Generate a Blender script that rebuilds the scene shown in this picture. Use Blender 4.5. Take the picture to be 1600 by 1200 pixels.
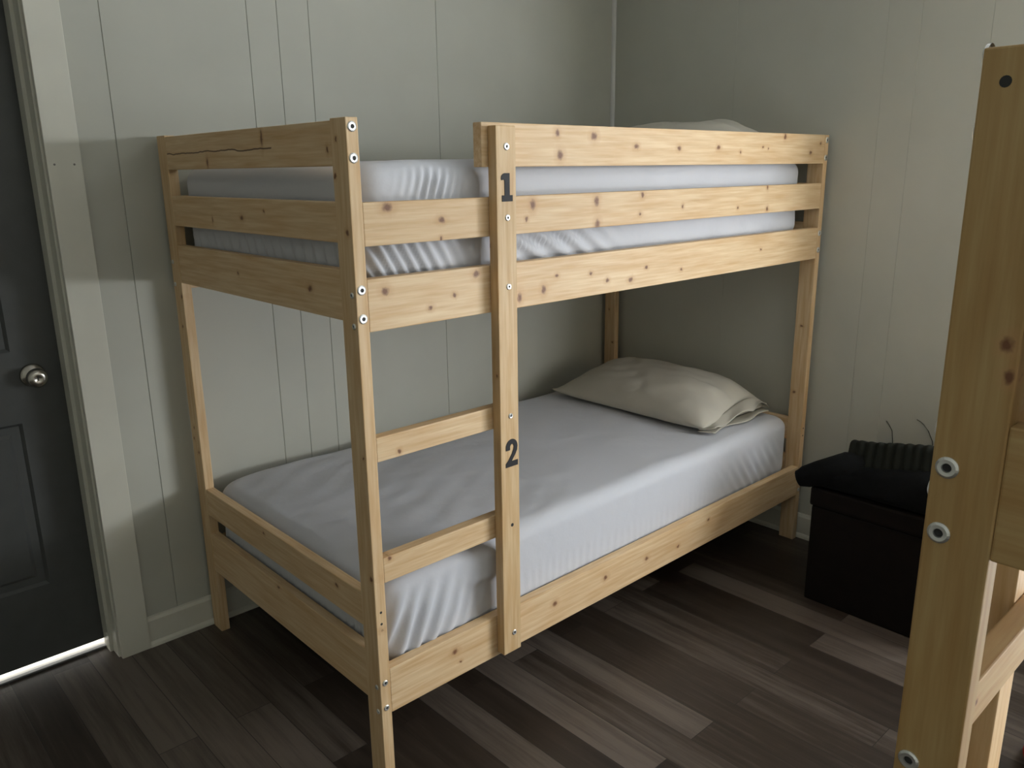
import bpy, bmesh, math, random
from mathutils import Vector, Matrix, noise

for _o in list(bpy.data.objects):
    bpy.data.objects.remove(_o, do_unlink=True)
sc = bpy.context.scene
COL = sc.collection
R = math.radians

# ------------------------------------------------------------------ camera
cam_d = bpy.data.cameras.new('camera')
cam = bpy.data.objects.new('camera', cam_d)
COL.objects.link(cam)
cam.location = (-0.9017, -1.4589, 1.4650)
cam.rotation_euler = (1.31235, 0.01266, -0.74625)
cam_d.sensor_fit = 'HORIZONTAL'
cam_d.sensor_width = 36.0
cam_d.lens = 1268.32 / 1600 * 36.0
cam_d.clip_start = 0.02
sc.camera = cam

# ------------------------------------------------------------------ light
sc.view_settings.view_transform = 'Standard'
sc.view_settings.look = 'None'
sc.view_settings.gamma = 1.0
sc.view_settings.use_curve_mapping = False
sc.view_settings.exposure = -0.1

world = bpy.data.worlds.new('sky')
sc.world = world
world.use_nodes = True
bg = world.node_tree.nodes['Background']
bg.inputs['Color'].default_value = (1.0, 0.97, 0.90, 1)
bg.inputs['Strength'].default_value = 6.0

# window openings (y0, y1, z0, z1)
WIN_R = (-3.05, -1.18, 0.80, 1.80)      # in the right wall, behind the second bunk bed


def area(name, loc, rot, sx, sy, power, color):
    d = bpy.data.lights.new(name, 'AREA')
    d.shape = 'RECTANGLE'
    d.size = sx
    d.size_y = sy
    d.energy = power
    d.color = color
    o = bpy.data.objects.new(name, d)
    COL.objects.link(o)
    o.location = loc
    o.rotation_euler = rot
    return o


area('daylight_window_right', (2.17, (WIN_R[0] + WIN_R[1]) / 2, (WIN_R[2] + WIN_R[3]) / 2),
     (0, R(90), 0), WIN_R[3] - WIN_R[2], WIN_R[1] - WIN_R[0], 275, (0.87, 0.935, 1.0))
# ------------------------------------------------------------------ helpers


def tag(o, label=None, cat=None, group=None, kind=None):
    if label:
        o['label'] = label
    if cat:
        o['category'] = cat
    if group:
        o['group'] = group
    if kind:
        o['kind'] = kind
    return o


def empty(name, loc, label, cat, group=None):
    o = bpy.data.objects.new(name, None)
    COL.objects.link(o)
    o.location = loc
    o.empty_display_size = 0.1
    return tag(o, label, cat, group)


def link(name, bm, mat, parent=None, loc=(0, 0, 0), rot=(0, 0, 0), smooth=False):
    me = bpy.data.meshes.new(name)
    bmesh.ops.recalc_face_normals(bm, faces=bm.faces[:])
    bm.to_mesh(me)
    bm.free()
    if smooth:
        for p in me.polygons:
            p.use_smooth = True
    if mat:
        me.materials.append(mat)
    o = bpy.data.objects.new(name, me)
    COL.objects.link(o)
    o.location = loc
    o.rotation_euler = rot
    if parent:
        o.parent = parent
    return o


def add_box(bm, x0, x1, y0, y1, z0, z1, bevel=0.0):
    ret = bmesh.ops.create_cube(bm, size=1.0)
    vs = ret['verts']
    for v in vs:
        v.co = Vector((x0 + (v.co.x + .5) * (x1 - x0), y0 + (v.co.y + .5) * (y1 - y0), z0 + (v.co.z + .5) * (z1 - z0)))
    if bevel > 0:
        es = list({e for v in vs for e in v.link_edges})
        bmesh.ops.bevel(bm, geom=es, offset=bevel, segments=2, affect='EDGES', profile=0.6)


def add_lathe(bm, prof, seg=20, M=None):
    """prof: list of (r, h); revolved about local Z."""
    M = M or Matrix.Identity(4)
    rings = []
    for r, h in prof:
        if r < 1e-6:
            rings.append([bm.verts.new(M @ Vector((0, 0, h)))])
        else:
            rings.append([bm.verts.new(M @ Vector((r * math.cos(2 * math.pi * i / seg), r * math.sin(2 * math.pi * i / seg), h))) for i in range(seg)])
    for a, b in zip(rings, rings[1:]):
        for i in range(seg):
            j = (i + 1) % seg
            if len(a) == 1 and len(b) == 1:
                continue
            if len(a) == 1:
                bm.faces.new((a[0], b[i], b[j]))
            elif len(b) == 1:
                bm.faces.new((a[i], a[j], b[0]))
            else:
                bm.faces.new((a[i], a[j], b[j], b[i]))


def add_prism(bm, pts, z0, z1):
    """vertical prism over a closed xy polygon."""
    lo = [bm.verts.new((x, y, z0)) for x, y in pts]
    hi = [bm.verts.new((x, y, z1)) for x, y in pts]
    n = len(pts)
    for i in range(n):
        j = (i + 1) % n
        bm.faces.new((lo[i], lo[j], hi[j], hi[i]))
    bm.faces.new(lo)
    bm.faces.new(hi)


def add_tube(bm, pts, r, seg=8):
    pts = [Vector(p) for p in pts]
    rings = []
    for i, p in enumerate(pts):
        t = (pts[min(i + 1, len(pts) - 1)] - pts[max(i - 1, 0)]).normalized()
        u = t.orthogonal().normalized()
        w = t.cross(u)
        rr = r[i] if isinstance(r, (list, tuple)) else r
        rings.append([bm.verts.new(p + rr * (math.cos(2 * math.pi * k / seg) * u + math.sin(2 * math.pi * k / seg) * w)) for k in range(seg)])
    for a, b in zip(rings, rings[1:]):
        for k in range(seg):
            bm.faces.new((a[k], a[(k + 1) % seg], b[(k + 1) % seg], b[k]))
    bm.faces.new(rings[0])
    bm.faces.new(rings[-1])


# ------------------------------------------------------------------ materials
def new_mat(name):
    m = bpy.data.materials.new(name)
    m.use_nodes = True
    nt = m.node_tree
    return m, nt, nt.nodes['Principled BSDF']


def simple(name, col, rough=0.5, metal=0.0, noise_amt=0.0, scale=40.0, bump=0.0):
    m, nt, b = new_mat(name)
    b.inputs['Base Color'].default_value = (*col, 1)
    b.inputs['Roughness'].default_value = rough
    b.inputs['Metallic'].default_value = metal
    if noise_amt or bump:
        tc = nt.nodes.new('ShaderNodeTexCoord')
        nz = nt.nodes.new('ShaderNodeTexNoise')
        nz.inputs['Scale'].default_value = scale
        nz.inputs['Detail'].default_value = 6
        nt.links.new(tc.outputs['Object'], nz.inputs['Vector'])
        if noise_amt:
            rp = nt.nodes.new('ShaderNodeValToRGB')
            rp.color_ramp.elements[0].position = .3
            rp.color_ramp.elements[1].position = .7
            rp.color_ramp.elements[0].color = (*[c * (1 - noise_amt) for c in col], 1)
            rp.color_ramp.elements[1].color = (*[min(1, c * (1 + noise_amt)) for c in col], 1)
            nt.links.new(nz.outputs['Fac'], rp.inputs['Fac'])
            nt.links.new(rp.outputs['Color'], b.inputs['Base Color'])
        if bump:
            bp = nt.nodes.new('ShaderNodeBump')
            bp.inputs['Strength'].default_value = bump
            bp.inputs['Distance'].default_value = .002
            nt.links.new(nz.outputs['Fac'], bp.inputs['Height'])
            nt.links.new(bp.outputs['Normal'], b.inputs['Normal'])
    return m


_pn = [0]


def pine(knots, axis='z', tone=0.0, crack=None):
    """Pine with grain along local X; knots = [(along, across, half length, half width)] through the board."""
    _pn[0] += 1
    rnd = random.Random(_pn[0] * 7 + 3)
    m, nt, b = new_mat('pine_%d' % _pn[0])
    N, K = nt.nodes, nt.links
    tc = N.new('ShaderNodeTexCoord')
    mp = N.new('ShaderNodeMapping')
    mp.inputs['Location'].default_value = (rnd.uniform(0, 20), rnd.uniform(0, 20), rnd.uniform(0, 20))
    mp.inputs['Scale'].default_value = (1.1, 14, 14)
    K.new(tc.outputs['Object'], mp.inputs['Vector'])
    n1 = N.new('ShaderNodeTexNoise')
    n1.inputs['Scale'].default_value = 6.0
    n1.inputs['Detail'].default_value = 3
    K.new(mp.outputs['Vector'], n1.inputs['Vector'])
    mp2 = N.new('ShaderNodeMapping')
    mp2.inputs['Location'].default_value = (rnd.uniform(0, 20), rnd.uniform(0, 20), 0)
    mp2.inputs['Scale'].default_value = (2.2, 60, 60)
    K.new(tc.outputs['Object'], mp2.inputs['Vector'])
    n2 = N.new('ShaderNodeTexNoise')
    n2.inputs['Scale'].default_value = 3.0
    n2.inputs['Detail'].default_value = 6
    K.new(mp2.outputs['Vector'], n2.inputs['Vector'])
    r1 = N.new('ShaderNodeValToRGB')
    e = r1.color_ramp.elements
    t = 1 - tone
    e[0].position, e[1].position = .30, .72
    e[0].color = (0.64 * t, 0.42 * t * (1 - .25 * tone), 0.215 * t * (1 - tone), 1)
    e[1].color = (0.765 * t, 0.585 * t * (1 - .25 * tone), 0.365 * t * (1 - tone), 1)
    K.new(n1.outputs['Fac'], r1.inputs['Fac'])
    mx = N.new('ShaderNodeMix')
    mx.data_type = 'RGBA'
    mx.blend_type = 'MULTIPLY'
    r2 = N.new('ShaderNodeValToRGB')
    r2.color_ramp.elements[0].position, r2.color_ramp.elements[1].position = .30, .62
    r2.color_ramp.elements[0].color = (.86, .80, .72, 1)
    r2.color_ramp.elements[1].color = (1, 1, 1, 1)
    K.new(n2.outputs['Fac'], r2.inputs['Fac'])
    mx.inputs[0].default_value = 0.75
    K.new(r1.outputs['Color'], mx.inputs[6])
    K.new(r2.outputs['Color'], mx.inputs[7])
    out = mx.outputs[2]

    def fmath(op, a, bb=None):
        n = N.new('ShaderNodeMath')
        n.operation = op
        for i, v in enumerate((a, bb)):
            if v is None:
                continue
            if isinstance(v, (int, float)):
                n.inputs[i].default_value = v
            else:
                K.new(v, n.inputs[i])
        return n.outputs[0]
    if knots:
        # slightly wobbled coordinates so that the knots are not perfect ellipses
        wn = N.new('ShaderNodeTexNoise')
        wn.inputs['Scale'].default_value = 90
        K.new(tc.outputs['Object'], wn.inputs['Vector'])
        wv = N.new('ShaderNodeVectorMath')
        wv.operation = 'MULTIPLY_ADD'
        wv.inputs[1].default_value = (.010, .010, .010)
        K.new(wn.outputs['Color'], wv.inputs[0])
        K.new(tc.outputs['Object'], wv.inputs[2])
        dmin = None
        for (a, c, ha, hc) in knots:
            q = N.new('ShaderNodeVectorMath')
            q.operation = 'MULTIPLY_ADD'
            if axis == 'z':
                q.inputs[1].default_value = (1 / ha, 0, 1 / hc)
                q.inputs[2].default_value = (-(a + .005) / ha, 0, -(c + .005) / hc)
            else:
                q.inputs[1].default_value = (1 / ha, 1 / hc, 0)
                q.inputs[2].default_value = (-(a + .005) / ha, -(c + .005) / hc, 0)
            K.new(wv.outputs[0], q.inputs[0])
            ln = N.new('ShaderNodeVectorMath')
            ln.operation = 'LENGTH'
            K.new(q.outputs[0], ln.inputs[0])
            dmin = ln.outputs['Value'] if dmin is None else fmath('MINIMUM', dmin, ln.outputs['Value'])
        halo = N.new('ShaderNodeMapRange')
        halo.inputs['From Min'].default_value = 1.0
        halo.inputs['From Max'].default_value = 2.6
        halo.inputs['To Min'].default_value = 0.45
        halo.inputs['To Max'].default_value = 0.0
        K.new(dmin, halo.inputs['Value'])
        core = N.new('ShaderNodeMapRange')
        core.inputs['From Min'].default_value = 0.45
        core.inputs['From Max'].default_value = 1.15
        core.inputs['To Min'].default_value = 0.92
        core.inputs['To Max'].default_value = 0.0
        K.new(dmin, core.inputs['Value'])
        for fac, colr in ((halo, (.50, .27, .12, 1)), (core, (.16, .06, .025, 1))):
            mk = N.new('ShaderNodeMix')
            mk.data_type = 'RGBA'
            K.new(fac.outputs[0], mk.inputs[0])
            K.new(out, mk.inputs[6])
            mk.inputs[7].default_value = colr
            out = mk.outputs[2]
    if crack:
        a0, a1, c0 = crack        # a dark split running along the board
        sp = N.new('ShaderNodeSeparateXYZ')
        K.new(tc.outputs['Object'], sp.inputs[0])
        w1 = N.new('ShaderNodeTexNoise')
        w1.noise_dimensions = '1D'
        w1.inputs['Scale'].default_value = 9
        w1.inputs['Detail'].default_value = 3
        K.new(sp.outputs['X'], w1.inputs['W'])
        off = fmath('MULTIPLY_ADD', w1.outputs['Fac'], .016)
        off.node.inputs[2].default_value = c0 - .008
        d = fmath('ABSOLUTE', fmath('SUBTRACT', sp.outputs['Z'], off))
        inr = fmath('MULTIPLY', fmath('GREATER_THAN', sp.outputs['X'], a0), fmath('LESS_THAN', sp.outputs['X'], a1))
        mr = N.new('ShaderNodeMapRange')
        mr.inputs['From Min'].default_value = 0.0008
        mr.inputs['From Max'].default_value = 0.0022
        mr.inputs['To Min'].default_value = 1
        mr.inputs['To Max'].default_value = 0
        K.new(d, mr.inputs['Value'])
        mk = N.new('ShaderNodeMix')
        mk.data_type = 'RGBA'
        K.new(fmath('MULTIPLY', mr.outputs[0], inr), mk.inputs[0])
        K.new(out, mk.inputs[6])
        mk.inputs[7].default_value = (.10, .045, .02, 1)
        out = mk.outputs[2]
    K.new(out, b.inputs['Base Color'])
    b.inputs['Roughness'].default_value = 0.55
    return m


M_WALL = simple('wall_paint', (0.47, 0.468, 0.405), .55, 0, .03, 6, .12)
M_CEIL = simple('ceiling_paint', (0.80, 0.80, 0.77), .8)
M_TRIM = simple('trim_paint', (0.62, 0.605, 0.52), .4, 0, .03, 8)
M_DOOR = simple('door_paint', (0.060, 0.062, 0.060), .45, 0, .06, 20)
M_METAL = simple('zinc', (0.80, 0.80, 0.78), .35, .9)
M_HOLE = simple('hex_recess', (0.02, 0.02, 0.02), .6)
M_NICKEL = simple('satin_nickel', (0.46, 0.43, 0.38), .25, 1.0)
M_NUM = simple('numeral_black', (0.020, 0.020, 0.022), .6)
M_NUM.node_tree.nodes['Principled BSDF'].inputs['Specular IOR Level'].default_value = .3
M_BOX = simple('dark_faux_leather', (0.007, 0.0045, 0.0035), .7, 0, .25, 25, .2)
for _m in (M_BOX,):
    _m.node_tree.nodes['Principled BSDF'].inputs['Specular IOR Level'].default_value = .18
M_COAT = simple('black_cloth', (0.004, 0.0045, 0.005), .9, 0, .3, 60, .2)
M_QUILT = simple('black_quilted_nylon', (0.010, 0.0115, 0.008), .7, 0, .2, 60, .1)
for _m in (M_COAT, M_QUILT):
    _m.node_tree.nodes['Principled BSDF'].inputs['Specular IOR Level'].default_value = .2
M_RED = simple('red_cloth', (0.45, 0.012, 0.02), .8, 0, .2, 30)
M_CORD = simple('dark_cord', (0.03, 0.028, 0.025), .6)
M_GROUND = simple('pale_concrete', (0.75, 0.72, 0.65), .9, 0, .1, 5)
M_THRESH = simple('threshold_aluminium', (0.16, 0.16, 0.16), .4, .6)


def sheet_mat():
    m, nt, b = new_mat('white_cotton')
    b.inputs['Base Color'].default_value = (0.56, 0.57, 0.61, 1)
    b.inputs['Roughness'].default_value = .85
    b.inputs['Sheen Weight'].default_value = .15
    tc = nt.nodes.new('ShaderNodeTexCoord')
    nz = nt.nodes.new('ShaderNodeTexNoise')
    nz.inputs['Scale'].default_value = 14
    nz.inputs['Detail'].default_value = 4
    nt.links.new(tc.outputs['Object'], nz.inputs['Vector'])
    bp = nt.nodes.new('ShaderNodeBump')
    bp.inputs['Strength'].default_value = .25
    bp.inputs['Distance'].default_value = .01
    nt.links.new(nz.outputs['Fac'], bp.inputs['Height'])
    nt.links.new(bp.outputs['Normal'], b.inputs['Normal'])
    return m


M_SHEET = sheet_mat()
M_PILLOW = simple('cream_pillowcase', (0.52, 0.49, 0.42), .85, 0, .02, 10, .2)


def floor_mat():
    m, nt, b = new_mat('vinyl_planks')
    N, K = nt.nodes, nt.links
    tc = N.new('ShaderNodeTexCoord')
    mp = N.new('ShaderNodeMapping')
    mp.inputs['Rotation'].default_value = (0, 0, R(90))
    mp.inputs['Location'].default_value = (0.16, -0.05, 0)
    K.new(tc.outputs['Object'], mp.inputs['Vector'])
    br = N.new('ShaderNodeTexBrick')
    br.offset = 0.37
    br.inputs['Color1'].default_value = (0, 0, 0, 1)
    br.inputs['Color2'].default_value = (1, 1, 1, 1)
    br.inputs['Mortar'].default_value = (.5, .5, .5, 1)
    br.inputs['Scale'].default_value = 1.0
    br.inputs['Mortar Size'].default_value = .0012
    br.inputs['Mortar Smooth'].default_value = .3
    br.inputs['Brick Width'].default_value = 0.92
    br.inputs['Row Height'].default_value = 0.105
    K.new(mp.outputs['Vector'], br.inputs['Vector'])
    # streaky print along the plank, shifted plank by plank
    sh = N.new('ShaderNodeVectorMath')
    sh.operation = 'MULTIPLY_ADD'
    sh.inputs[1].default_value = (7, 5, 3)
    K.new(br.outputs['Color'], sh.inputs[0])
    K.new(tc.outputs['Object'], sh.inputs[2])
    m2 = N.new('ShaderNodeMapping')
    m2.inputs['Scale'].default_value = (34, 1.6, 1)
    K.new(sh.outputs[0], m2.inputs['Vector'])
    nz = N.new('ShaderNodeTexNoise')
    nz.inputs['Scale'].default_value = 1.0
    nz.inputs['Detail'].default_value = 12
    nz.inputs['Roughness'].default_value = .72
    K.new(m2.outputs['Vector'], nz.inputs['Vector'])
    ad = N.new('ShaderNodeMath')
    ad.operation = 'MULTIPLY_ADD'
    K.new(br.outputs['Color'], ad.inputs[0])
    ad.inputs[1].default_value = .50
    K.new(nz.outputs['Fac'], ad.inputs[2])
    rp = N.new('ShaderNodeValToRGB')
    e = rp.color_ramp.elements
    e[0].position = .34
    e[0].color = (.014, .0088, .0055, 1)
    e[1].position = 1.0
    e[1].color = (.132, .106, .086, 1)
    k = e.new(.68)
    k.color = (.043, .031, .0225, 1)
    K.new(ad.outputs[0], rp.inputs['Fac'])
    mx = N.new('ShaderNodeMix')
    mx.data_type = 'RGBA'
    K.new(br.outputs['Fac'], mx.inputs[0])
    K.new(rp.outputs['Color'], mx.inputs[6])
    mx.inputs[7].default_value = (.02, .016, .013, 1)
    K.new(mx.outputs[2], b.inputs['Base Color'])
    b.inputs['Roughness'].default_value = .42
    bp = N.new('ShaderNodeBump')
    bp.inputs['Strength'].default_value = .15
    bp.inputs['Distance'].default_value = .001
    K.new(nz.outputs['Fac'], bp.inputs['Height'])
    K.new(bp.outputs['Normal'], b.inputs['Normal'])
    return m


def glass_mat():
    m = bpy.data.materials.new('window_glass')
    m.use_nodes = True
    nt = m.node_tree
    nt.nodes.clear()
    o = nt.nodes.new('ShaderNodeOutputMaterial')
    mx = nt.nodes.new('ShaderNodeMixShader')
    mx.inputs[0].default_value = .06
    t = nt.nodes.new('ShaderNodeBsdfTransparent')
    g = nt.nodes.new('ShaderNodeBsdfGlossy')
    g.inputs['Roughness'].default_value = .02
    nt.links.new(t.outputs[0], mx.inputs[1])
    nt.links.new(g.outputs[0], mx.inputs[2])
    nt.links.new(mx.outputs[0], o.inputs[0])
    return m


M_GLASS = glass_mat()

# ------------------------------------------------------------------ room shell
XL, XR, YF, YB, ZC = -2.62, 2.024, -3.70, 1.040, 2.46
TH = 0.13


def struct(name, bm, mat, parent=None, **kw):
    o = link(name, bm, mat, parent, **kw)
    if parent is None:
        o['kind'] = 'structure'
    return o


b = bmesh.new()
add_box(b, XL - TH, XR + TH, YF - TH, YB + TH, -.05, 0)
struct('floor', b, floor_mat())
b = bmesh.new()
add_box(b, XL - TH, XR + TH, YF - TH, YB + TH, ZC, ZC + .08)
struct('ceiling', b, M_CEIL)

DX0, DX1, DZ = -1.13, -0.2885, 2.06     # rough door opening in the back wall


def grooved(u0, u1, grooves, w=.0026, d=.003):
    """front-edge polyline with V grooves: list of (u, depth)."""
    pts = [(u0, 0)]
    for g in sorted(grooves):
        if u0 < g < u1:
            pts += [(g - w / 2, 0), (g, d), (g + w / 2, 0)]
    pts.append((u1, 0))
    return pts


b = bmesh.new()
gr = [-.103, .321, .421, .531, 1.045]
add_prism(b, [(x, YB + dd) for x, dd in grooved(DX1, XR + TH, gr)] + [(XR + TH, YB + TH), (DX1, YB + TH)], 0, ZC)
add_box(b, DX0, DX1, YB, YB + TH, DZ, ZC)
add_prism(b, [(x, YB + dd) for x, dd in grooved(XL - TH, DX0, [-1.5, -1.9, -2.3])] + [(DX0, YB + TH), (XL - TH, YB + TH)], 0, ZC)
struct('wall_back', b, M_WALL)

b = bmesh.new()
gr = [-2.9, -2.4, -1.9, -1.4, -.90, -.485, -.270, -.160, .42]


def wall_x(b, xf, sgn, y0, y1, z0, z1, grooves):
    add_prism(b, [(xf + sgn * dd, y) for y, dd in grooved(y0, y1, grooves, .0022, .0013)] + [(xf + sgn * TH, y1), (xf + sgn * TH, y0)], z0, z1)


w = WIN_R
wall_x(b, XR, 1, YF, w[0], 0, ZC, gr)
wall_x(b, XR, 1, w[1], YB, 0, ZC, gr)
wall_x(b, XR, 1, w[0], w[1], 0, w[2], gr)
wall_x(b, XR, 1, w[0], w[1], w[3], ZC, gr)
struct('wall_right', b, M_WALL)
b = bmesh.new()
wall_x(b, XL, -1, YF, YB, 0, ZC, [-3.2, -2.8, -1.9, -1.3, -.4, .2])
struct('wall_left', b, M_WALL)
b = bmesh.new()
add_prism(b, [(x, YF - dd) for x, dd in grooved(XL, XR, [-2, -1.2, -.4, .4, 1.2])] + [(XR, YF - TH), (XL, YF - TH)], 0, ZC)
struct('wall_front', b, M_WALL)


def window(name, xf, sgn, w):
    b = bmesh.new()
    y0, y1, z0, z1 = w
    xa, xb = sorted((xf + sgn * .03, xf + sgn * .08))
    t = .045
    zm = (z0 + z1) / 2
    for bx in ((y0, y0 + t, z0, z1), (y1 - t, y1, z0, z1), (y0 + t, y1 - t, z0, z0 + t), (y0 + t, y1 - t, z1 - t, z1), (y0 + t, y1 - t, zm - t / 2, zm + t / 2)):
        add_box(b, xa, xb, *bx)
    # casing on the room side
    ca, cb = sorted((xf - sgn * .018, xf - sgn * .001))
    for bx in ((y0 - .07, y0, z0 - .07, z1 + .07), (y1, y1 + .07, z0 - .07, z1 + .07), (y0, y1, z0 - .07, z0), (y0, y1, z1, z1 + .07)):
        add_box(b, ca, cb, *bx)
    f = struct(name, b, M_TRIM)
    for k, (za, zb) in enumerate(((z0 + t, zm - t / 2), (zm + t / 2, z1 - t))):
        g = bmesh.new()
        xg = xf + sgn * .055
        add_box(g, xg - .002, xg + .002, y0 + t, y1 - t, za, zb)
        struct('pane', g, M_GLASS, f)


window('window_1', XR, 1, WIN_R)

# baseboards with a shoe moulding


def baseboard(name, p0, p1, nrm):
    """runs from p0 to p1 along the wall, nrm points into the room."""
    prof = [(0, 0), (.020, 0), (.019, .010), (.014, .017), (.012, .018), (.012, .088), (.007, .098), (0, .100)]
    b = bmesh.new()
    rings = []
    for p in (p0, p1):
        rings.append([b.verts.new((p[0] + nrm[0] * d, p[1] + nrm[1] * d, z)) for d, z in prof])
    n = len(prof)
    for i in range(n):
        j = (i + 1) % n
        b.faces.new((rings[0][i], rings[0][j], rings[1][j], rings[1][i]))
    b.faces.new(rings[0])
    b.faces.new(rings[1])
    struct(name, b, M_TRIM)


CX0, CX1 = -.292, -.205
baseboard('baseboard_back', (CX1, YB), (XR, YB), (0, -1))
baseboard('baseboard_right', (XR, YF), (XR, YB - .020), (-1, 0))
baseboard('baseboard_left', (XL, YF), (XL, YB - .020), (1, 0))
# corner bead between back and right wall
b = bmesh.new()
add_prism(b, [(XR, YB)] + [(XR - .014 * math.cos(a), YB - .014 * math.sin(a)) for a in [i * math.pi / 16 for i in range(9)]], .1, ZC)
struct('trim_1', b, simple('corner_bead_paint', (.56, .56, .53), .4))

# door casing, jamb with stop
b = bmesh.new()
add_box(b, CX0, CX1, YB - .020, YB, 0, DZ + .07, .002)
cs = struct('trim_2', b, M_TRIM)
for xn in (-.274, -.225):
    b = bmesh.new()
    add_lathe(b, [(0, 0), (.0028, 0), (.0030, -.001)], 12, Matrix.Translation((xn, YB - .0205, 1.493)) @ Matrix.Rotation(R(90), 4, 'X'))
    struct('nail_head', b, simple('dull_nail', (.16, .15, .13), .6), cs)
b = bmesh.new()
add_box(b, DX0 - .09, CX0, YB - .020, YB, DZ - .015, DZ + .07, .002)
add_box(b, DX0 - .09, DX0 - .003, YB - .020, YB, 0, DZ - .015, .002)
struct('trim_3', b, M_TRIM)
b = bmesh.new()
JD = YB + .105
add_box(b, -.297, -.2880, YB - .001, YB + TH, 0, DZ)
add_box(b, -.307, -.2965, YB + .050, YB + .104, 0, DZ)
add_box(b, DX0, DX0 + .012, YB, YB + TH, 0, DZ)
add_box(b, DX0 + .002, -.298, YB, YB + TH, DZ - .015, DZ)
struct('trim_4', b, M_TRIM)

# door: six panels, standing at the outer face of the wall
b = bmesh.new()
dx0, dx1 = DX0 + .014, -.303
dy0, dy1 = YB + .107, YB + .139
zb, zt = .024, DZ - .018
wd = dx1 - dx0
px = [(dx0 + .115, dx0 + wd / 2 - .055), (dx0 + wd / 2 + .055, dx1 - .125)]
pz = [(.265, .775), (.985, 1.55), (1.66, 1.92)]
xs = sorted({dx0, dx1, *[v for p in px for v in p]})
zs = sorted({zb, zt, *[v for p in pz for v in p]})
grid = {(i, j): b.verts.new((x, dy0, z)) for i, x in enumerate(xs) for j, z in enumerate(zs)}
pf = []
for i in range(len(xs) - 1):
    for j in range(len(zs) - 1):
        f = b.faces.new((grid[i, j], grid[i + 1, j], grid[i + 1, j + 1], grid[i, j + 1]))
        if i in (1, 3) and j in (1, 3, 5):
            pf.append(f)
for f in pf:
    r1 = bmesh.ops.inset_individual(b, faces=[f], thickness=.012, depth=-.009)
    r2 = bmesh.ops.inset_individual(b, faces=[f], thickness=.03, depth=0.0)
    r3 = bmesh.ops.inset_individual(b, faces=[f], thickness=.014, depth=.007)
# sides and back
c = [b.verts.new(p) for p in ((dx0, dy1, zb), (dx1, dy1, zb), (dx1, dy1, zt), (dx0, dy1, zt))]
b.faces.new(c)
nx, nz_ = len(xs) - 1, len(zs) - 1
b.faces.new([grid[i, 0] for i in range(nx + 1)] + [c[1], c[0]])
b.faces.new([grid[i, nz_] for i in range(nx, -1, -1)] + [c[3], c[2]])
b.faces.new([grid[0, j] for j in range(nz_, -1, -1)] + [c[0], c[3]])
b.faces.new([grid[nx, j] for j in range(nz_ + 1)] + [c[2], c[1]])
door = struct('door_1', b, M_DOOR)
# knob
KX, KZ = -.382, .910
b = bmesh.new()
Mk = Matrix.Translation((KX, dy0, KZ)) @ Matrix.Rotation(R(90), 4, 'X')
add_lathe(b, [(0, 0), (.034, 0), (.033, .005), (.027, .010), (.015, .013), (.0125, .016), (.0125, .026), (.017, .031), (.0245, .036), (.0275, .045), (.0265, .055), (.021, .062), (.010, .065), (.008, .0635), (0, .0635)], 28, Mk)
kn = struct('door_knob', b, M_NICKEL, door, smooth=True)
b = bmesh.new()
add_box(b, KX - .001, KX + .001, dy0 - .0655, dy0 - .063, KZ - .005, KZ + .005)
struct('keyhole', b, M_HOLE, kn)
b = bmesh.new()
add_box(b, DX0 + .012, -.300, YB + .088, YB + .106, 0, .006, .002)
struct('trim_5', b, M_THRESH)
b = bmesh.new()
add_box(b, DX0 + .012, -.300, YB + .106, YB + .150, 0, .005, .001)
struct('trim_6', b, simple('white_door_sill', (.82, .80, .74), .5, 0, .08, 30))
b = bmesh.new()
add_box(b, -6, 6, YB + TH + .02, 8, -.12, -.02)
struct('ground', b, M_GROUND)

# ------------------------------------------------------------------ bunk beds
L, W, H = 1.998, 1.016, 1.570
PX, PY, T = 0.0287, 0.060, 0.0287


def board(name, ext, mat, parent, s=1, bevel=.0022):
    """ext = (x0,x1,y0,y1,z0,z1) in bed space; local X runs along the longest side."""
    x0, x1, y0, y1, z0, z1 = ext
    if s < 0:
        y0, y1 = -y1, -y0
    d = (x1 - x0, y1 - y0, z1 - z0)
    c = ((x0 + x1) / 2, (y0 + y1) / 2, (z0 + z1) / 2)
    ax = d.index(max(d))
    b = bmesh.new()
    if ax == 0:
        q, rot = d, (0, 0, 0)
    elif ax == 1:
        q, rot = (d[1], d[0], d[2]), (0, 0, R(90))
    else:
        q, rot = (d[2], d[1], d[0]), (0, R(-90), 0)
    add_box(b, -q[0] / 2, q[0] / 2, -q[1] / 2, q[1] / 2, -q[2] / 2, q[2] / 2, bevel)
    o = link(name, b, mat, parent, c, rot)
    return o


def bolt_mesh(r):
    b = bmesh.new()
    add_lathe(b, [(0, .0004), (r * .36, .0004), (r * .40, .0022), (r * .75, .0024), (r, .0012), (r * 1.02, -.002)], 18)
    return b


def hexm(r):
    b = bmesh.new()
    add_lathe(b, [(0, .0008), (r * .37, .0008), (r * .37, .0002)], 6)
    return b


BOLT_ME, HEX_ME, SMALL_ME, SHEX_ME = None, None, None, None


def mesh_of(bm, mat, smooth=False):
    me = bpy.data.meshes.new('bolt')
    bmesh.ops.recalc_face_normals(bm, faces=bm.faces[:])
    bm.to_mesh(me)
    bm.free()
    me.materials.append(mat)
    if smooth:
        for p in me.polygons:
            p.use_smooth = True
    return me


ME_BOLT = {}


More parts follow.
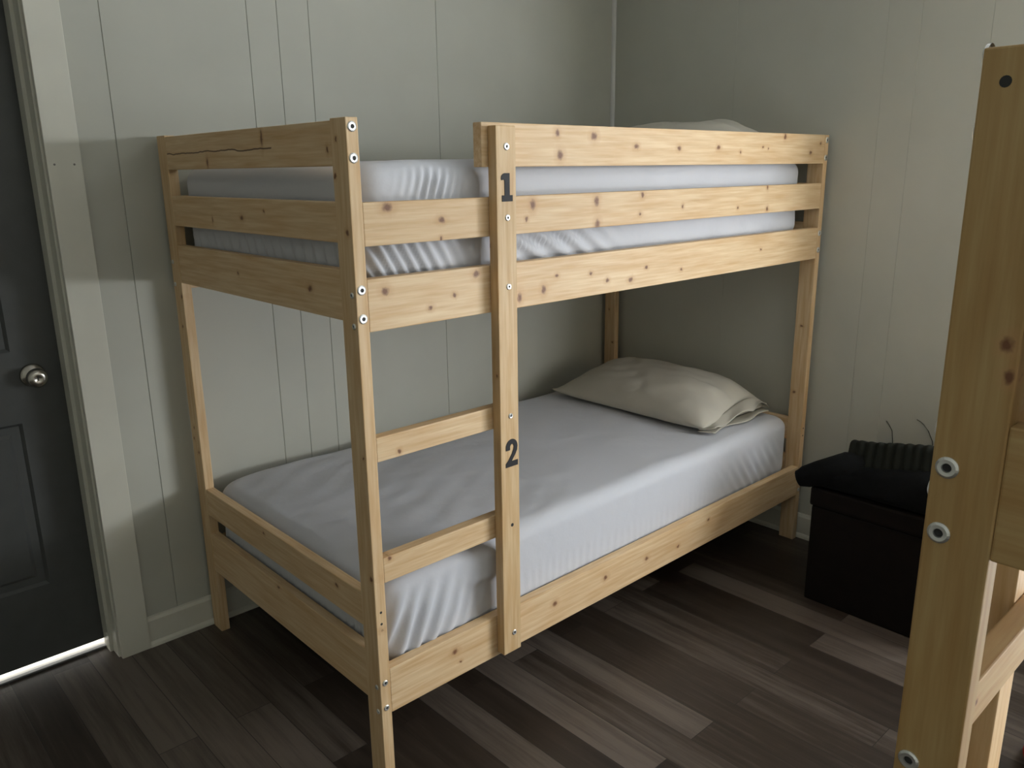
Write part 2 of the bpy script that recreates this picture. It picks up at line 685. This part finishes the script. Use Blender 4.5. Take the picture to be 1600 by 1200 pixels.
def bolt_me(r, hole_only=False):
    k = (r, hole_only)
    if k not in ME_BOLT:
        b = bmesh.new()
        if hole_only:
            add_lathe(b, [(0, .0003), (r * .8, .0003), (r * .85, -.001)], 14)
            me = mesh_of(b, M_HOLE)
        else:
            add_lathe(b, [(r * .40, .0006), (r * .44, .0024), (r * .78, .0026), (r, .0012), (r * 1.02, -.002)], 20)
            n = len(b.faces)
            add_lathe(b, [(0, .0006), (r * .40, .0006)], 20)
            me = mesh_of(b, M_METAL)
            me.materials.append(M_HOLE)
            for p in me.polygons:
                if p.index >= n:
                    p.material_index = 1
        ME_BOLT[k] = me
    return ME_BOLT[k]


def fastener(parent, pos, nrm, r=.0105, hole=False, name='bolt'):
    """pos in bed space; parented to a (rotated) board that is itself a child of the bed."""
    o = bpy.data.objects.new('bolt_hole' if hole else name, bolt_me(r, hole))
    COL.objects.link(o)
    o.parent = parent
    q = Vector((0, 0, 1)).rotation_difference(Vector(nrm)).to_matrix().to_4x4()
    pm = Matrix.Translation(parent.location) @ parent.rotation_euler.to_matrix().to_4x4()
    o.matrix_local = pm.inverted() @ (Matrix.Translation(pos) @ q)
    return o


def rand_knots(seed, length, half, n, size=.009):
    r = random.Random(seed)
    return [(r.uniform(-length / 2, length / 2), r.uniform(-half, half) - .0, r.uniform(.6, 1.2) * size, r.uniform(.5, .9) * size) for _ in range(n)]


ZR = dict(top=(1.471, H), mid=(1.313, 1.403), low=(1.132, 1.245), r1=(.837, .894), r2=(.540, .603), bot=(.194, .314))
ZF = [(1.476, H - .004), (1.320, 1.404), (1.154, 1.264), (.416, .503), (.222, .352)]

KN = dict(  # knots of the front boards, in bed x, z
    top=[KNT for KNT in ()],
)
LOC = {}


def make_bed(name, loc, label, s, knots):
    root = empty(name, loc, label, 'bunk bed', None)
    sd = 1 if s > 0 else 50
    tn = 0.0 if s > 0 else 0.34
    ends = list(ZF)
    if s < 0:
        ends[2] = (1.110, 1.240)

    def yy(v):
        return v * s

    def front(nm, x0, x1, zk, key, y0=0.0, y1=T, n=5):
        z0, z1 = ZR[zk]
        cx, cz = (x0 + x1) / 2, (z0 + z1) / 2
        kk = [(x - cx, z - cz, a, c) for (x, z, a, c) in knots[key]] if key in knots else rand_knots(hash_(key) + sd, x1 - x0, (z1 - z0) / 2, n)
        return board(nm, (x0, x1, y0, y1, z0, z1), pine(kk, 'z', tn), root, s)

    def hash_(k):
        return sum(ord(c) * (i + 1) for i, c in enumerate(k))
    XA, XB = PX, L - PX
    front('guard_rail', .353, XB, 'top', 'top')
    front('guard_rail', XA, XB, 'mid', 'mid')
    front('side_rail', XA, XB, 'low', 'low')
    front('side_rail', XA, XB, 'bot', 'bot')
    front('guard_rail', XA, XB, 'mid', 'bmid', W - T, W)
    front('side_rail', XA, XB, 'low', 'blow', W - T, W)
    front('side_rail', XA, XB, 'bot', 'bbot', W - T, W)
    front('rung', XA, .420, 'r1', 'r1', 0, T, 1)
    front('rung', XA, .420, 'r2', 'r2', 0, T, 1)
    # ends
    for e in (0, 1):
        xa = 0 if e == 0 else L - T
        for i, (z0, z1) in enumerate(ends):
            key = 'f%d' % i if e == 0 else 'h%d' % i
            cy, cz = W / 2 * s, (z0 + z1) / 2
            kk = [(y * s - cy, z - cz, a, c) for (y, z, a, c) in knots[key]] if key in knots else rand_knots(hash_(key) + sd, W - 2 * PY, (z1 - z0) / 2, 3)
            cr = None
            if key == 'f0' and 'crack' in knots:
                y0c, y1c, zc = knots['crack']
                cr = (y0c - cy, y1c - cy, zc - cz)
            board('end_rail', (xa + .0012, xa + T - .001, PY, W - PY, z0, z1), pine(kk, 'z', tn, crack=cr), root, s)
    # posts
    posts = {}
    for ex in (0, 1):
        for ey in (0, 1):
            xa = 0 if ex == 0 else L - PX
            ya = 0 if ey == 0 else W - PY
            key = 'p%d%d' % (ex, ey)
            cy = (ya + PY / 2) * s
            kk = [(z - H / 2, y * s - cy, a, c) for (y, z, a, c) in knots[key]] if key in knots else rand_knots(hash_(key) + sd, H, PY / 2, 5, .007)
            posts[ex, ey] = board('post', (xa, xa + PX, ya, ya + PY, 0, H if s > 0 else 1.558), pine(kk, 'y', tone=.02 + tn), root, s)
    # bolts through the front and back faces of the posts into the end rails
    for ex in (0, 1):
        xc = .0140 if ex == 0 else L - .0140
        for z in (1.552, 1.491, 1.224, 1.163):
            fastener(posts[ex, 0], (xc, yy(0), z), (0, -s, 0))
        for z in (.282, .214, .47, .44):
            fastener(posts[ex, 0], (xc, yy(0), z), (0, -s, 0), .0075 if z < .3 else .004, hole=(z > .3))
        # bolts through the ends into the side rails
        xe = 0 if ex == 0 else L
        nx = -1 if ex == 0 else 1
        for z in ((1.213, 1.147, .270, .203) if s > 0 else (1.190, 1.124, .270, .203)):
            fastener(posts[ex, 0], (xe, yy(.0145), z), (nx, 0, 0), .0065 if s > 0 else .0105)
        for z in (1.213, 1.147):
            fastener(posts[ex, 1], (xe, yy(W - .0145), z), (nx, 0, 0), .0065)
    if s < 0:
        fastener(posts[0, 0], (0, yy(.0145), .868), (-1, 0, 0), .0105)
        fastener(posts[0, 0], (0, yy(.020), 1.53), (-1, 0, 0), .006, hole=True)
    # ladder upright in front of the rails
    up = board('ladder_upright', (.3715, .4325, -T - .0005, -.0005, .207, 1.562), pine(knots.get('up', rand_knots(9 + sd, 1.3, .02, 2, .006)), 'y', tone=.10), root, s)
    for x, z, r, hole in ((.403, 1.516, .0085, 0), (.404, 1.356, .0075, 0), (.405, 1.194, .0075, 0), (.405, .871, .007, 0), (.406, .576, .006, 1), (.408, .263, .0075, 0)):
        fastener(up, (x, yy(-T - .0005), z), (0, -s, 0), r, bool(hole), 'screw')
    # slat bases
    for z in (.235, 1.170):
        b = bmesh.new()
        for k in range(13):
            xk = .07 + k * (L - .20) / 12
            add_box(b, xk, xk + .065, min(yy(.031), yy(W - .031)), max(yy(.031), yy(W - .031)), z + .022, z + .038)
        for yv in (.0295, W - .0295 - .022):
            add_box(b, .04, L - .04, min(yy(yv), yy(yv + .022)), max(yy(yv), yy(yv + .022)), z, z + .022)
        link('slat_base', b, pine([], 'z'), root)
    return root, up


def k4(pts, a=.010, c=.007):
    return [(p[0], p[1], p[2] if len(p) > 2 else a, p[3] if len(p) > 3 else c) for p in pts]


KN1 = {}
KN1['top'] = k4([(0.736, 1.545, 0.012, 0.011), (0.910, 1.521), (1.104, 1.518), (1.304, 1.521), (1.425, 1.509, 0.006, 0.005), (1.558, 1.524, 0.005, 0.004), (1.590, 1.520, 0.003, 0.003), (1.692, 1.559, 0.008, 0.010), (1.873, 1.509), (1.939, 1.540, 0.006, 0.005), (0.601, 1.551, 0.008, 0.009), (0.611, 1.498, 0.011, 0.012)])
KN1['mid'] = k4([(0.088, 1.391, 0.013, 0.010), (0.232, 1.358, 0.010, 0.007), (0.228, 1.316, 0.004, 0.006), (0.515, 1.381, 0.009, 0.013), (0.493, 1.346, 0.006, 0.006), (0.750, 1.381, 0.010, 0.014), (0.755, 1.322, 0.010, 0.012), (0.942, 1.392, 0.008, 0.008), (0.933, 1.340, 0.007, 0.005), (1.132, 1.354, 0.006, 0.006), (1.428, 1.337, 0.006, 0.005), (1.607, 1.327, 0.007, 0.008), (1.601, 1.396, 0.006, 0.008)])
KN1['low'] = k4([(0.073, 1.216, 0.010, 0.009), (0.192, 1.166, 0.007, 0.006), (0.262, 1.187, 0.006, 0.005), (0.329, 1.229, 0.010, 0.009), (0.600, 1.200, 0.007, 0.005), (0.731, 1.193, 0.007, 0.005), (0.798, 1.167, 0.008, 0.006), (0.899, 1.160, 0.010, 0.007), (0.551, 1.168, 0.008, 0.012), (0.468, 1.157, 0.008, 0.013), (0.968, 1.188, 0.007, 0.005), (1.137, 1.167, 0.007, 0.005), (1.583, 1.194, 0.006, 0.004)])
KN1['bot'] = k4([(0.594, 0.262, 0.010, 0.009), (0.813, 0.262, 0.010, 0.008), (1.014, 0.254, 0.010, 0.007), (1.183, 0.239, 0.008, 0.005), (1.355, 0.282, 0.008, 0.006), (0.228, 0.270, 0.010, 0.009), (0.246, 0.234, 0.005, 0.004)])
KN1['f0'] = k4([(0.368, 1.543, 0.006, 0.020), (0.683, 1.491, 0.006, 0.014), (0.078, 1.510, 0.004, 0.008)])
KN1['f1'] = k4([(0.510, 1.357, 0.010, 0.007), (0.388, 1.375, 0.005, 0.004), (0.688, 1.346, 0.004, 0.008)])
KN1['f2'] = k4([(0.562, 1.215, 0.006, 0.005), (0.194, 1.212, 0.010, 0.008)])
KN1['f3'] = k4([(0.563, 0.485, 0.006, 0.004), (0.174, 0.478, 0.008, 0.006)])
KN1['f4'] = k4([(0.502, 0.342, 0.010, 0.005)])
KN1['p00'] = k4([(0.018, 1.343, 0.007, 0.006), (0.039, 1.529, 0.005, 0.004), (0.051, 1.456, 0.006, 0.005), (0.010, 0.557, 0.007, 0.005), (0.011, 0.851, 0.005, 0.004), (-0.005, 0.424, 0.006, 0.004)])
KN1['crack'] = (0.323, 0.952, 1.519)
bed1, up1 = make_bed('bunk_bed', (0, 0, 0), 'pine bunk bed numbered 1 and 2 with two made-up white mattresses', 1, KN1)
bed2, up2 = make_bed('bunk_bed', (-.120, -1.194, 0), 'second pine bunk bed, cut off at the right edge, post close to the viewer', -1, {})


# numerals on the ladder upright of the first bed
def numeral(name, outline, x0, z0, w, h, label, yf, parent, th=.0012):
    b = bmesh.new()
    fr = [b.verts.new((x0 + u * w, yf - th, z0 + v * h)) for u, v in outline]
    bk = [b.verts.new((x0 + u * w, yf, z0 + v * h)) for u, v in outline]
    n = len(fr)
    for i in range(n):
        j = (i + 1) % n
        b.faces.new((fr[i], fr[j], bk[j], bk[i]))
    b.faces.new(fr)
    b.faces.new(bk)
    b.normal_update()
    bmesh.ops.triangulate(b, faces=[f for f in b.faces if len(f.verts) > 4], ngon_method='EAR_CLIP')
    o = link(name, b, M_NUM)
    pm = Matrix.Translation(parent.location) @ parent.rotation_euler.to_matrix().to_4x4()
    o.parent = parent
    o.matrix_local = pm.inverted()
    o['label'] = label
    return o


one = [(.10, 0), (1, 0), (1, .22), (.76, .22), (.76, 1), (.32, 1), (.18, .97), (.06, .90), (.03, .80), (.06, .755), (.28, .775), (.33, .73), (.33, .22), (.10, .22)]


def arc(cx, cy, rx, ry, a0, a1, n):
    return [(cx + rx * math.cos(R(a0 + (a1 - a0) * i / n)), cy + ry * math.sin(R(a0 + (a1 - a0) * i / n))) for i in range(n + 1)]


two = [(0, 0), (1, 0), (1, .20), (.50, .20), (.60, .28), (.80, .42), (.94, .56), (.98, .68)] + arc(.50, .715, .48, .285, 5, 182, 14) + [(.03, .61), (.36, .61)] + \
      arc(.515, .70, .155, .12, 195, -15, 10) + [(.63, .60), (.50, .46), (.20, .24), (0, .14)]
YN = -T - .0005
numeral('numeral', one, .3835, 1.393, .037, .064, 'dark grey stick-on numeral 1', YN, up1)
numeral('numeral', two, .3865, .737, .041, .073, 'black stick-on numeral 2', YN, up1)


# ------------------------------------------------------------------ mattresses and pillows
def rbox_mesh(x0, x1, y0, y1, z0, z1, re, rv, step, fn):
    """rounded box (edge radius re, plan-corner radius rv) on a dense grid, displaced by fn(p, n)."""
    b = bmesh.new()
    st = step if isinstance(step, tuple) else (step,) * 3
    nx, ny, nz = [max(2, int(round(v / k))) for v, k in zip((x1 - x0, y1 - y0, z1 - z0), st)]
    vm = {}

    def vert(i, j, k):
        key = (i, j, k)
        if key in vm:
            return vm[key]
        p = Vector((x0 + (x1 - x0) * i / nx, y0 + (y1 - y0) * j / ny, z0 + (z1 - z0) * k / nz))
        # plan rounding
        cx = min(max(p.x, x0 + rv), x1 - rv)
        cy = min(max(p.y, y0 + rv), y1 - rv)
        dx, dy = p.x - cx, p.y - cy
        dl = math.hypot(dx, dy)
        m = max(abs(dx), abs(dy))
        if dl > 1e-9:
            ux, uy = dx / dl, dy / dl
            rr = m                      # square ring -> round ring
        else:
            ux = uy = rr = 0
        # vertical edge rounding acts on the outermost re
        inner = rv - re
        zc = min(max(p.z, z0 + re), z1 - re)
        dz = p.z - zc
        ro = max(0.0, rr - inner)
        mm = max(ro, abs(dz))
        ll = math.hypot(ro, dz)
        if ll > 1e-9 and mm > 0:
            ro2, dz2 = ro / ll * mm, dz / ll * mm
        else:
            ro2, dz2 = ro, dz
        rad = min(rr, inner) + ro2 if rr > inner else rr
        q = Vector((cx + ux * rad, cy + uy * rad, zc + dz2))
        nrm = Vector((ux * ro2, uy * ro2, dz2))
        nrm = nrm.normalized() if nrm.length > 1e-9 else Vector((0, 0, 1))
        q = fn(q, nrm)
        vm[key] = b.verts.new(q)
        return vm[key]

    def quads(a, bb, f):
        for i in range(a):
            for j in range(bb):
                b.faces.new((f(i, j), f(i + 1, j), f(i + 1, j + 1), f(i, j + 1)))
    quads(nx, ny, lambda i, j: vert(i, j, nz))
    quads(nx, ny, lambda i, j: vert(i, ny - j, 0))
    quads(nx, nz, lambda i, k: vert(i, 0, k))
    quads(nx, nz, lambda i, k: vert(nx - i, ny, k))
    quads(ny, nz, lambda j, k: vert(0, ny - j, k))
    quads(ny, nz, lambda j, k: vert(nx, j, k))
    return b


def smooth01(v, a, c):
    t = min(1, max(0, (v - a) / (c - a)))
    return t * t * (3 - 2 * t)


def bump(v, c, w):
    return math.exp(-((v - c) / w) ** 2)


def ridge(ph):
    s = math.sin(ph)
    return (abs(s) ** .7) * (1 if s > 0 else -1)


def fn_low(p, n):
    d = Vector((0, 0, 0))
    side = max(0.0, -n.y)
    # soft dome and slight rumple on top
    top = max(0, n.z)
    d.z += top * (.006 * noise.noise(Vector((p.x * 3, p.y * 4, 0))) - .010 * smooth01(abs(p.x - .97), .75, .95))
    d.z += top * .0022 * noise.noise(Vector((p.x * 9 + p.y * 5, p.y * 16, 3)))
    d.z += top * 0.0007 * bump(p.x + .35 * p.y, .62, .26) * ridge((p.y * 1.0 - p.x * .55) * 60 + 3 * noise.noise(p * 4))
    # hanging folds near the ladder, fanning down and to the left
    zz = p.z - .30
    e = bump(p.x, .15, .12) * smooth01(.50 - p.z, 0, .12)
    ph = (p.x - .42 * (p.z - .5)) * 2 * math.pi / .050
    d.y -= side * e * (.0085 * ridge(ph + 1.4 * noise.noise(Vector((p.x * 8, 1, p.z * 4)))) + .004)
    # fold that bulges out beside the upright
    d.y -= side * .017 * bump(p.x, .37, .055) * smooth01(p.z, .395, .43) * smooth01(.53 - p.z, 0, .06)
    # tension folds near the head
    e2 = bump(p.x, 1.70, .13) * smooth01(.48 - p.z, 0, .10)
    d.y -= side * e2 * .004 * ridge((p.x + .8 * (p.z - .4)) * 2 * math.pi / .05)
    # small gathers just above the rail along the middle
    e3 = smooth01(p.x, .45, .55) * smooth01(1.5 - p.x, 0, .3) * smooth01(.40 - p.z, 0, .05)
    d.y -= side * e3 * .0006 * math.sin(p.x * 2 * math.pi / .03 + 4 * noise.noise(p * 5))
    # foot end gathers
    sx = max(0.0, -n.x)
    d.x -= sx * smooth01(.42 - p.z, 0, .08) * .004 * ridge(p.y * 2 * math.pi / .035 + 2 * noise.noise(p * 6))
    return p + d


def fn_up(p, n):
    d = Vector((0, 0, 0))
    side = max(0.0, -n.y)
    top = max(0, n.z)
    d.z += top * (.005 * noise.noise(Vector((p.x * 3 + 9, p.y * 4, 0))) - .006 * smooth01(abs(p.x - .97), .75, .95))
    # right end swells up a little under the pillow
    d.z += .004 * top
    # dense slanted gathers near the foot, thinning towards the upright
    e = bump(p.x, .15, .16) * smooth01(1.41 - p.z, -.02, .09)
    per = .022 + .05 * max(0, p.x)
    ph = math.log(max(.02, .022 + .05 * max(0, p.x + .62 * (p.z - 1.30)))) / .05 * 2 * math.pi
    d.y -= side * e * (.006 * ridge(ph * .92 + .8 * noise.noise(Vector((p.x * 7, 0, p.z * 4)))) + .002)
    # upper fan below the shoulder of the mattress
    e1 = bump(p.x, .245, .065) * smooth01(p.z, 1.385, 1.41) * smooth01(1.485 - p.z, 0, .05)
    d.y -= (side * .8 + .2) * (1 if p.y < .3 else 0) * e1 * .0055 * ridge((p.x + .35 * (1.42 - p.z)) * 2 * math.pi / .024)
    # long slanted folds right of the upright, with fine gathers at the hem
    e2 = smooth01(p.x, .40, .46) * smooth01(.95 - p.x, 0, .25) * smooth01(1.40 - p.z, 0, .06)
    d.y -= side * e2 * .006 * ridge((p.x + 1.6 * (p.z - 1.28)) * 2 * math.pi / .085 + .8 * noise.noise(p * 5))
    e3 = smooth01(p.x, .40, .46) * smooth01(.80 - p.x, 0, .15) * bump(p.z, 1.287, .016)
    d.y -= side * e3 * .0028 * math.sin(p.x * 2 * math.pi / .014)
    e4 = smooth01(p.x, .85, 1.0)
    d.y -= side * e4 * .006 * noise.noise(Vector((p.x * 9, p.z * 14, 2)))
    sx = max(0.0, -n.x)
    d.x -= sx * .006 * noise.noise(Vector((p.y * 9, p.z * 10, 5)))
    d.x -= sx * smooth01(1.36 - p.z, 0, .07) * .004 * ridge((p.y - .5 * p.z) * 2 * math.pi / .05 + 2 * noise.noise(p * 6))
    return p + d


b = rbox_mesh(.036, 1.964, .036, .978, .276, .520, .045, .075, (.007, .012, .007), fn_low)
m1 = link('mattress', b, M_SHEET, smooth=True)
tag(m1, 'white sheeted mattress on the lower bunk of the bed numbered 1 and 2', 'mattress')
b = rbox_mesh(.036, 1.925, .040, .978, 1.211, 1.487, .05, .075, (.005, .012, .006), fn_up)
m2 = link('mattress', b, M_SHEET, smooth=True)
tag(m2, 'white sheeted mattress on the upper bunk of the bed numbered 1 and 2', 'mattress')

for z0, z1, lab in ((.276, .520, 'unseen white sheeted mattress, added to block daylight, on the lower bunk of the bed cut off at the right edge'),
                    (1.211, 1.440, 'unseen white sheeted mattress, added to block daylight, on the upper bunk of the bed cut off at the right edge')):
    b = rbox_mesh(-.080, 1.800, -2.170, -1.235, z0, z1, .045, .075, .03, lambda p, n: p)  # second bed's mattresses are out of view, added to block window light
    tag(link('mattress', b, M_SHEET, smooth=True), lab, 'mattress')


def pillow(name, cx, cy, z0, lx, ly, h, label, tilt=0.0, seed=0, flap=True):
    root = empty(name, (cx, cy, z0), label, 'pillow')
    b = bmesh.new()
    nu, nv = 56, 84
    lo, hi = {}, {}
    for i in range(nu + 1):
        for j in range(nv + 1):
            u, v = -1 + 2 * i / nu, -1 + 2 * j / nv
            # outline: straight sides drawn in, corners out
            ox = 1 - .055 * (1 - v * v) * abs(u) ** 3 - .0 * v
            oy = 1 - .045 * (1 - u * u) * abs(v) ** 3
            x, y = u * ox * lx / 2, v * oy * ly / 2
            pf = max(0.0, (1 - abs(u) ** 2.6)) ** .62 * max(0.0, (1 - abs(v) ** 3.2)) ** .60
            w = noise.noise(Vector((u * 1.6 + seed, v * 2.2, seed)))
            rump = .012 * w + .006 * noise.noise(Vector((u * 5 + seed, v * 6, 1))) * 1
            # folds radiating from the near end seam
            fl = .009 * smooth01(-v, .05, .7) * ridge(u * 9 + v * 5 + 2 * w)
            top = pf * (h * (.80 + .10 * u) + rump) + fl * pf
            seam = .014 + .010 * abs(u) ** 4 * abs(v) ** 4
            zl = seam * (1 - pf) + .001
            zh = zl + top
            zh += tilt * (u + 1) * .5 * pf
            if i in (0, nu) or j in (0, nv):
                zh = zl
                lo[i, j] = hi[i, j] = b.verts.new((x, y, zl + .006))
            else:
                lo[i, j] = b.verts.new((x, y, max(.001, zl)))
                hi[i, j] = b.verts.new((x, y, zh))
    for i in range(nu):
        for j in range(nv):
            b.faces.new((hi[i, j], hi[i + 1, j], hi[i + 1, j + 1], hi[i, j + 1]))
            q = [lo[i, j], lo[i, j + 1], lo[i + 1, j + 1], lo[i + 1, j]]
            try:
                b.faces.new(q)
            except ValueError:
                pass
    body = link('pillow_body', b, M_PILLOW, root, smooth=True)
    if flap:
        # loose open end of the pillowcase: a folded strip of cloth with real thickness
        b = bmesh.new()
        n, mth = 30, 8
        rows = []
        for side in (0, 1):
            for k in range(mth + 1):
                row = []
                for i in range(n + 1):
                    u = -1 + 2 * i / n
                    t = k / mth
                    x = (u * .96) * lx / 2 * (1 - .10 * t)
                    y = -ly / 2 * .93 - t * (.050 + .012 * math.sin(u * 5 + seed)) 
                    open_h = .055 * (1 - u ** 4) * smooth01(u, -1.0, .6)
                    z = .016 + (open_h * (1 - .35 * t) + .012 * math.sin(u * 7 + t * 2) * t if side == 0 else -.010 + .002 * t)
                    row.append(b.verts.new((x, y, max(.002, z))))
                rows.append(row)
        A, B = rows[:mth + 1], rows[mth + 1:]
        for S in (A, B):
            for k in range(mth):
                for i in range(n):
                    b.faces.new((S[k][i], S[k][i + 1], S[k + 1][i + 1], S[k + 1][i]))
        o = link('pillowcase_end', b, M_PILLOW, root, smooth=True)
        sm = o.modifiers.new('thick', 'SOLIDIFY')
        sm.thickness = .003
    return root


p1 = pillow('pillow', 1.715, .515, .525, .45, .77, .175, 'cream pillow lying at the head of the lower bunk', .02, 1)
p2 = pillow('pillow', 1.705, .470, 1.494, .43, .72, .165, 'cream pillow on the upper bunk, its top showing above the guard rail', .0, 5, False)

# ------------------------------------------------------------------ storage box with clothes on it
bx = empty('storage_box', (1.79, -.52, 0), 'dark brown storage box with a lid, on the floor at the right wall', 'storage box')
b = bmesh.new()
add_box(b, -.212, .205, -.262, .262, 0, .348, .006)
link('box_body', b, M_BOX, bx)
b = bmesh.new()
add_box(b, -.220, .208, -.270, .268, .350, .418, .010)
link('lid', b, M_BOX, bx)

coat = empty('jacket', (1.76, -.52, .4185), 'black quilted jacket heaped on the lid of the dark storage box', 'jacket')


def fn_quilt(p, n):
    e = 1 - abs(n.z) * .6
    ph = (p.y + .03 * (p.z - .1)) * 2 * math.pi / .030
    q = p + n * (e * .010 * (abs(math.sin(ph / 2)) - .5) + .008 * noise.noise(p * 5))
    return q


b = rbox_mesh(-.16, -.03, -.300, .172, .095, .205, .016, .024, .0065, fn_quilt)
bmesh.ops.rotate(b, verts=b.verts[:], cent=(-.16, 0, .1), matrix=Matrix.Rotation(R(22), 3, 'Y'))
bmesh.ops.rotate(b, verts=b.verts[:], cent=(0, 0, .1), matrix=Matrix.Rotation(R(-8), 3, 'X'))
link('quilted_back', b, M_QUILT, coat, smooth=True)


def fn_heap(p, n):
    # slumps towards the near left corner of the lid
    q = Vector(p)
    k = smooth01(p.y, .02, .30)
    q.z = .002 + (p.z - .002) * (1 - .62 * k) + .0
    q += n * (.022 * noise.noise(p * 7) + .012 * noise.noise(p * 17)) * (1 if n.z > -.3 else 0)
    if q.z < .001:
        q.z = .001
    return q


b = rbox_mesh(-.200, .20, -.270, .285, .002, .120, .04, .07, .010, fn_heap)
link('crumpled_lining', b, M_COAT, coat, smooth=True)
b = bmesh.new()
add_tube(b, [(-.10, .10, .085), (-.15, .17, .085), (-.185, .24, .055), (-.20, .285, .030), (-.205, .305, .020)], [.045, .05, .042, .034, .026], 14)
for v in b.verts:
    v.co += Vector((.008, .008, .006)) * noise.noise(v.co * 25)
link('sleeve', b, M_COAT, coat, smooth=True)

# thin strands standing up against the wall
for k, (pts, lab) in enumerate(((((2.0222, -.298, .558), (2.0222, -.303, .553), (2.0222, -.309, .545), (2.0222, -.322, .526), (2.0222, -.330, .470)), 'short thin dark strand on the wall above the black jacket'),
                                (((2.0222, -.403, .586), (2.0222, -.416, .581), (2.0222, -.428, .573), (2.0222, -.446, .553), (2.0222, -.463, .519), (2.0222, -.470, .470)), 'longer curved dark strand on the wall beside the near bed post'))):
    b = bmesh.new()
    add_tube(b, pts, .0012, 6)
    tag(link('strand', b, M_CORD, smooth=True), lab, 'strand', 'dark strands on the wall')

# red cloth on the floor at the right edge
b = bmesh.new()


def fn_red(p, n):
    q = p + n * (.02 * noise.noise(p * 9))
    q.z = max(.001, q.z)
    return q


b = rbox_mesh(1.18, 1.48, -1.22, -1.045, .002, .05, .022, .05, .012, fn_red)
tag(link('red_cloth', b, M_RED, smooth=True), 'red cloth lying on the floor beside the second bunk bed', 'cloth')
